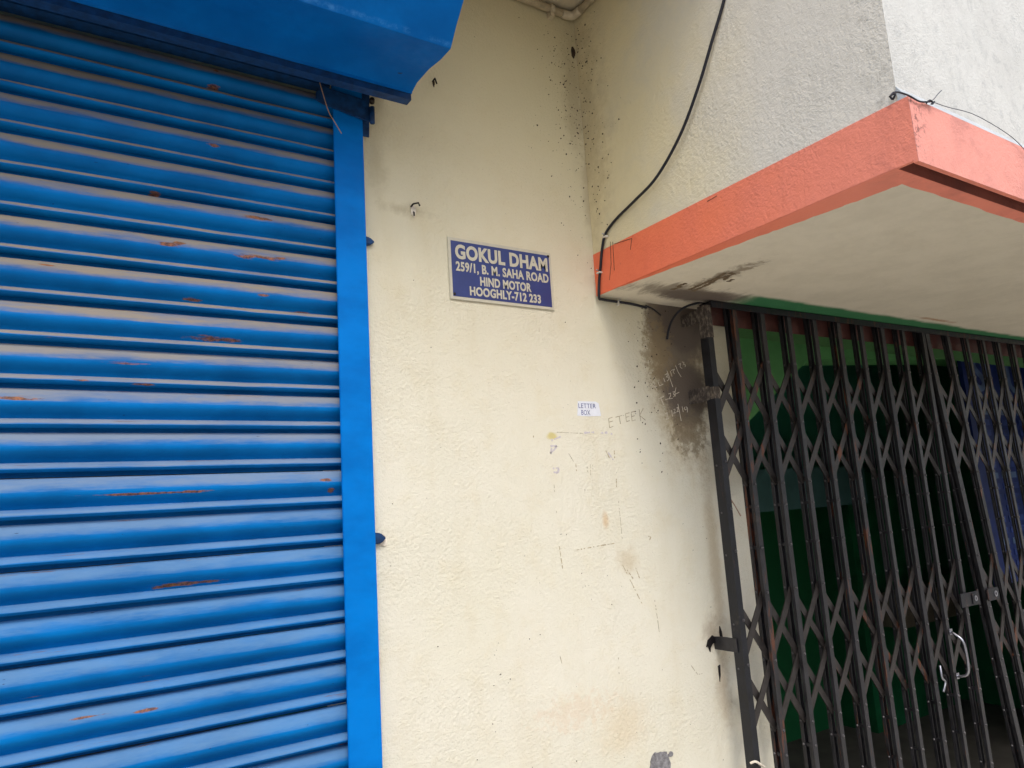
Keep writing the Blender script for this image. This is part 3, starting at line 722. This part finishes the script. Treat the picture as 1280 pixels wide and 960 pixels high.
# stop bar and bolt at the rail head
q1 = [hy(*p, -.030) for p in [(395.6, 124), (395.6, 114), (404, 107.5), (458, 125), (466, 140), (466, 153), (450, 147), (404, 129)]]
prism('stop_bar', q1, (0, .006, 0), M['darkblue'], sh, .001)
tube('bolt', [hy(465, 134, -.035), hy(465.5, 154, -.035)], .006, M['darkblue'], sh, 8)
tube('bolt', [hy(465, 124, -.04), hy(465, 128, -.03)], .006, M['screw'], sh, 8)
prism('rail_tab', [hy(*p, -.010) for p in [(450, 100), (462, 103), (461.5, 171), (453, 169)]], (0, .004, 0), M['darkblue'], sh)
tube('bolt', [hy(500, 86, -.165) + Vector((0, 0, .004)), hy(500, 86, -.165) + Vector((0, 0, -.008))], .006, M['darkblue'], sh, 8)
st = tube('dry_straw', smooth_path([hy(*p, -.045) for p in [(398, 97), (404, 118), (411, 140), (418, 152), (427, 167)]], 4), .0012, M['straw'], None, 5)
tag(st, 'thin dry straw hanging across the top of the blue guide rail', 'straw')

# ------------------------------------------------------------------ collapsible gate
GY = -.085; KG = .025
gate = thing('collapsible_gate', (1.5, GY, 0), 'black iron collapsible gate with lattice bars, closed across the green doorway', 'gate', rz=-math.atan(KG))
ca, sa = math.cos(math.atan(KG)), math.sin(math.atan(KG))
def G(x): return (x - 1.5) / ca               # world x on the front plane -> local x
tops = [1.661, 1.778, 1.896, 2.016, 2.135, 2.253, 2.370, 2.490, 2.613]
leaf1 = [(1.552, 0)] + [(x, 0) for x in tops]
leaf2 = [(2.638, .124), (2.772, .093), (2.902, .066), (3.018, .05), (3.130, .04), (3.245, .03), (3.355, .02), (3.465, .01), (3.575, .0), (3.69, 0), (3.80, 0), (3.915, 0)] + [(4.03 + .116 * i_, 0) for i_ in range(7)]
ZP = 2.108
BANDS = [1.799, 1.164, .53]; HB = .174
RIV = [1.565, 1.455, .93, .82, .30, .19]
def lx(pk, z): return G(pk[0] + pk[1] * (ZP - z))
def local_bar(bm, x0, z0, x1, z1, wdt, ya, yb):
    d = Vector((x1 - x0, 0, z1 - z0)).normalized(); s = Vector((d.z, 0, -d.x)) * (wdt / 2)
    a = Vector((x0, ya, z0)); b = Vector((x1, ya, z1))
    add_prism(bm, [a - s, a + s, b + s, b - s], (0, yb - ya, 0))
def rivet(bm, x, y, z, r=.0044, axis=(0, -1, 0)):
    ax = Vector(axis); u = ax.orthogonal().normalized(); v = ax.cross(u); c = Vector((x, y, z))
    ring = [bm.verts.new(c + r * (math.cos(k * math.pi / 3) * u + math.sin(k * math.pi / 3) * v)) for k in range(6)]
    r2 = [bm.verts.new(c + ax * r * .8 + r * .6 * (math.cos(k * math.pi / 3) * u + math.sin(k * math.pi / 3) * v)) for k in range(6)]
    for k in range(6): bm.faces.new([ring[k], ring[(k + 1) % 6], r2[(k + 1) % 6], r2[k]])
    bm.faces.new(r2)
    for f in {f for v in ring for f in v.link_faces}: f.material_index = 1
    for f in {f for v in r2 for f in v.link_faces}: f.material_index = 1
def picket_mesh(wd=.0175, dz=ZP + .022 - .06, deep=.0098, o=.034):
    """local: origin at top; two facing channels with a slot between, rivets"""
    bm = bmesh.new(); h = wd / 2; zt = .022; zb_ = zt - dz
    add_box(bm, (-h, 0, zb_), (h, .0022, zt)); add_box(bm, (-h, .0024, zb_), (-h + .002, deep, zt)); add_box(bm, (h - .002, .0024, zb_), (h, deep, zt))
    add_box(bm, (-h, o - .0022, zb_), (h, o, zt)); add_box(bm, (-h, o - deep, zb_), (-h + .002, o - .0024, zt)); add_box(bm, (h - .002, o - deep, zb_), (h, o - .0024, zt))
    for z in RIV + [b + s for b in BANDS for s in (HB, 0, -HB)]:
        rivet(bm, .002, 0, z - ZP); rivet(bm, -h, o - .005, z - ZP, .0036, (-1, 0, 0))
        add_box(bm, (-h * .6, deep, z - ZP - .004), (h * .6, o - deep, z - ZP + .004)) if z in RIV else None
    return from_bm(bm, 'picket')
pm = picket_mesh(); stile_m = picket_mesh(.024, deep=.009, o=.030); pm2 = picket_mesh(.017, deep=.0065, o=.022)
p0 = link('picket', pm, [M['iron'], M['rivet']], gate, (lx(leaf1[1], ZP), 0, ZP))
pm2.materials.append(M['iron']); pm2.materials.append(M['rivet']); rgk = random.Random(21)
for pk in leaf1[2:-1] + leaf2[1:-1]:
    c = p0.copy(); C.objects.link(c); c.parent = gate
    c.location = (lx(pk, ZP), 0, ZP)
    c.rotation_euler = (0, -math.atan(pk[1]), 0)
    if pk in leaf2: c.data = pm2
    c.rotation_euler = (rgk.uniform(-.002, .002), c.rotation_euler[1] + rgk.uniform(-.0022, .0022), rgk.uniform(-.09, .09))
for pk, m_ in ((leaf1[-1], pm), (leaf2[0], stile_m)):
    s_ = link('meeting_stile', m_, None, gate, (lx(pk, ZP), 0, ZP)); s_.rotation_euler = (0, -math.atan(pk[1]), 0)
stile_m.materials.append(M['iron']); stile_m.materials.append(M['rivet'])
# lattice bars between the channels
for leaf in (leaf1, leaf2):
    n = len(leaf)
    for zc in BANDS:
        for i in range(n):
            for sgn, ya in (((1, .0185), (-1, .0120)) if leaf is leaf1 else ((1, .0112), (-1, .0073))):
                def pt(j, z): return lx(leaf[j], z), z
                ia, ib = i - 1, i + 1
                a = pt(ia, zc + sgn * HB) if ia >= 0 else None
                b = pt(ib, zc - sgn * HB) if ib < n else None
                m_ = pt(i, zc)
                if a is None and b is None: continue
                a = a or m_; b = b or m_
                bm = bmesh.new(); org = Vector((m_[0], ya, m_[1]))
                local_bar(bm, a[0] - org.x, a[1] - org.z, b[0] - org.x, b[1] - org.z, .0185, 0, .0032)
                link('lattice_bar', from_bm(bm, 'lattice_bar'), M['lattice'], gate, org)
# left frame post with a returned flange
bm = bmesh.new()
xa = G(1.553)
add_box(bm, (xa - .012, -.004, .03), (xa + .008, .001, 2.118)); add_box(bm, (xa - .012, .0012, .03), (xa - .007, .026, 2.118)); add_box(bm, (xa - .0068, .022, .03), (xa + .008, .026, 2.118))
for z in (1.69, 1.565, 1.455, 1.28, 1.17, .93): rivet(bm, xa + .003, -.004, z); rivet(bm, xa - .012, .016, z - .01, .003, (-1, 0, 0))
link('frame_post', from_bm(bm, 'frame_post'), [M['post'], M['rivet']], gate)
box_l = lambda nm, a, b, mat: link(nm, (lambda bm: (add_box(bm, a, b), from_bm(bm, nm))[1])(bmesh.new()), mat, gate)
box_l('frame_post', (G(4.802), -.004, .03), (G(4.83), .034, 2.118), M['post'])
box_l('top_track', (G(1.565), .036, 2.078), (G(4.80), .0395, 2.134), M['track'])
box_l('top_track', (G(1.565), -.006, 2.117), (G(4.80), -.0025, 2.1345), M['post'])
box_l('top_track', (G(1.565), -.0022, 2.1305), (G(4.80), .0358, 2.1345), M['post'])
box_l('bottom_track', (G(1.565), -.004, .021), (G(4.80), .038, .045), M['track'])
# splash of cement on the post head
for z0, z1 in ((2.03, 2.121), (1.86, 1.892)):
    bm = bmesh.new()
    add_prism(bm, [Vector((x, y, z0)) for x, y in ((xa - .0135, .024), (xa - .0135, -.0055), (xa + .0085, -.0055), (xa + .0085, -.0042), (xa - .0122, -.0042), (xa - .0122, .024))], (0, 0, z1 - z0))
    link('cement_splash', from_bm(bm, 'cement_splash'), M['splash'], gate)
# brackets back to the wall: bent flat straps
def bracket(z, h, mat, droop=0):
    bm = bmesh.new(); wy = -GY - .0004
    x = xa - .013
    add_prism(bm, [(x - .003, .010, z - h / 2), (x - .003, .010, z + h / 2), (x - .004, .045, z + h / 2 + .001), (x - .006, wy + .01, z + h / 2 - .002), (x - .006, wy + .01, z - h / 2 - droop * .4), (x - .004, .040, z - h / 2 - droop)], (.004, 0, 0))
    bmesh.ops.bevel(bm, geom=bm.edges[:], offset=.0008, segments=1, affect='EDGES')
    return link('wall_bracket', from_bm(bm, 'wall_bracket'), mat, gate)
bracket(1.218, .034, M['iron']); bracket(1.878, .036, M['splash'], .006); bracket(2.098, .030, M['splash'], .01)
# handles, lock plate
def handle(pk, zt, zb_):
    xl = lx(pk, (zt + zb_) / 2) + .004
    pts = smooth_path([(xl, 0, zt), (xl, -.012, zt - .006), (xl + .004, -.030, zt - .022), (xl + .006, -.036, zt - .05), (xl + .006, -.036, zb_ + .03), (xl + .004, -.030, zb_ + .008), (xl, -.012, zb_), (xl, 0, zb_)], 5)
    bm = bmesh.new(); add_tube(bm, pts, .0042, 10); o = link('pull_handle', from_bm(bm, 'pull_handle'), M['chrome'], gate, smooth=True)
    bm = bmesh.new()
    for z in (zt, zb_): add_box(bm, (xl - .008, -.003, z - .009), (xl + .008, -.0003, z + .009))
    link('handle_plate', from_bm(bm, 'handle_plate'), M['chrome'], o)
handle(leaf1[-2], 1.125, .99); handle(leaf2[2], 1.128, .985)
zl = 1.212
bm = bmesh.new(); xs = lx(leaf1[-1], zl)
add_box(bm, (xs - .045, -.010, zl - .022), (xs + .062, -.0055, zl + .022)); add_box(bm, (xs + .064, -.008, zl - .026), (xs + .072, -.001, zl + .026))
add_box(bm, (xs + .02, -.013, zl - .017), (xs + .055, -.0102, zl + .017))
bmesh.ops.bevel(bm, geom=bm.edges[:], offset=.001, segments=1, affect='EDGES')
lk = link('lock_plate', from_bm(bm, 'lock_plate'), M['post'], gate)
def ringm(cx, cz, y, r1, r2, th):
    bm = bmesh.new(); n = 16
    for i in range(n):
        a, b = 6.2832 * i / n, 6.2832 * (i + 1) / n
        P_ = [Vector((cx + r * math.cos(t), y, cz + r * math.sin(t))) for r, t in ((r1, a), (r2, a), (r2, b), (r1, b))]
        add_prism(bm, P_, (0, -th, 0))
    return from_bm(bm, 'ring')
link('keyhole_ring', ringm(xs + .037, zl, -.0131, .004, .009, .002), M['chrome'], lk)
bm = bmesh.new(); x2 = lx(leaf2[0], zl)
add_box(bm, (x2 - .012, -.009, zl - .02), (x2 + .062, -.0045, zl + .02)); bmesh.ops.bevel(bm, geom=bm.edges[:], offset=.004, segments=2, affect='EDGES')
lk2 = link('lock_plate', from_bm(bm, 'lock_plate'), M['post'], gate)
link('keyhole_ring', ringm(x2 + .038, zl, -.0091, .005, .010, .002), M['chrome'], lk2)
# small steel hook hanging on a bar
hkc = Vector((2.40, -.112, .985))
hk = tube('steel_hook', smooth_path([hkc + Vector(v) for v in ((0, 0, .052), (-.006, -.004, .036), (-.008, -.006, .016), (.004, -.007, .004), (-.004, -.006, -.012), (-.010, -.004, -.024))], 5), .0036, M['chrome'], None, 8)
tag(hk, 'small shiny steel hook hanging on the gate left of the pull handle', 'hook')
wl = tube('tie_wire', smooth_path([hy(938, 954, -.09), hy(944, 952, -.10), (hy(950, 955, -.10)), hy(956, 959, -.095)], 5), .003, M['plasterchip'], None, 6)
tag(wl, 'pale twisted tie at the foot of the gate post, at the bottom edge', 'wire')
tw = tube('twig', [hy(909, 617, -.055), hy(918, 631, -.05), hy(926, 645, -.05)], .0016, M['straw'], None, 5)
tag(tw, 'short brown twig caught behind the first gate bars', 'twig')

# ------------------------------------------------------------------ unseen building added across the lane to cut low sky light
opp = structure(link('added_opposite_building', (lambda bm: (add_box(bm, (-14, -10, -.3), (14, -7.5, 3.6)), from_bm(bm, 'ob'))[1])(bmesh.new()), plain('added_building_plaster', srgb(214, 206, 192), .9, sc=1.2, var=.1)))

# ------------------------------------------------------------------ passage behind the gate
IX1 = 5.8
def sbox(nm, a, b, mat): return structure(box(nm, a, b, mat))
sbox('interior_back_wall', (.5, 1.9, .02), (IX1, 2.05, 2.8), M['lifted_green'])
sbox('interior_side_wall', (IX1 + .002, .222, .02), (IX1 + .12, 2.75, 2.8), M['dgreen'])
sbox('interior_partition', (.56, .222, .02), (.66, 2.598, 2.8), M['dgreen'])
sbox('interior_ceiling', (.5, .221, 2.802), (IX1 + .12, 2.75, 2.9), M['ceil'])
sbox('shop_back', (-3.2, 1.2, .02), (.558, 1.3, 2.8), M['taupe'])
# stair stringer: light green face with a sloping lower edge
yq = .52
str_ = [(1.2, 1.13), (hy(915, 515, yq).x, hy(915, 515, yq).z), (hy(935, 528, yq).x + .0, hy(935, 528, yq).z), (hy(1011, 449, yq).x, hy(1011, 449, yq).z), (hy(1170, 449, yq).x, hy(1170, 449, yq).z), (4.9, 2.26), (4.9, 2.8), (1.2, 2.8)]
str_ = [(1.2, 1.20)] + str_[2:]
o = prism('staircase_beam', [(x, yq, z) for x, z in str_], (0, .15, 0), M['green'])
tag(o, 'light green sloping staircase beam seen through the top of the gate', 'beam')
a = hy(925, 588, 1.4); b = hy(1072, 630, 1.4)
o = box('stair_landing', (a.x - .9, 1.4, b.z), (b.x + .12, 1.6, a.z), M['slate']); tag(o, 'dull slate coloured landing edge in the dark passage behind the gate', 'landing')
a = hy(1074, 588, 1.5); b = hy(1192, 745, 1.5)
o = box('passage_cupboard', (a.x, 1.62, b.z - 1.0), (b.x + .05, 1.9, a.z), M['dgreen'])
tag(o, 'green painted cupboard face behind the middle bars of the gate', 'cupboard')
a = hy(1098, 742, 1.6); b = hy(1175, 766, 1.6)
o = box('step_block', (a.x, 1.45, b.z), (b.x, 1.615, a.z), M['taupe']); tag(o, 'small taupe block low in the dark passage behind the gate bars', 'block')
# blue printed panel
yp = .42
a = hy(1199, 438, yp); b = hy(1236, 735, yp)
pan = thing('blue_panel', (a.x, yp, b.z), 'blue printed panel with rows of small squares hanging inside, behind the right gate leaf', 'panel')
px0, pz1, pz0 = a.x + .0, a.z + .12, b.z
px1 = px0 + 1.5
box('board', (px0, yp, pz0), (px1, yp + .02, pz1), M['panel'], pan)
rg = random.Random(5)
rows = 17; cols_ = 14; cw = (px1 - px0 - .16) / cols_; chh = (pz1 - .36 - pz0) / rows
first = None
for r_ in range(rows):
    for c_ in range(cols_):
        x = px0 + .12 + c_ * cw; z = pz0 + .02 + r_ * chh
        if first is None:
            bm = bmesh.new(); add_box(bm, (0, -.004, 0), (cw * .62, 0, chh * .55)); cellm = from_bm(bm, 'printed_square'); cellm2 = cellm.copy()
            cellm.materials.append(M['panelcell']); cellm2.materials.append(M['panelcell2'])
            first = link('printed_square', cellm, None, pan, Vector((x, yp, z)) - pan.location); continue
        o = bpy.data.objects.new('printed_square', cellm2 if (r_ % 6 == 3) else cellm); C.objects.link(o); o.parent = pan; o.location = Vector((x, yp, z)) - pan.location
text_obj('lettering', 'SI  U', px0 + .10, px0 + .62, pz1 - .33, pz1 - .14, yp - .0005, M['panelcell2'], pan, .02, .003)
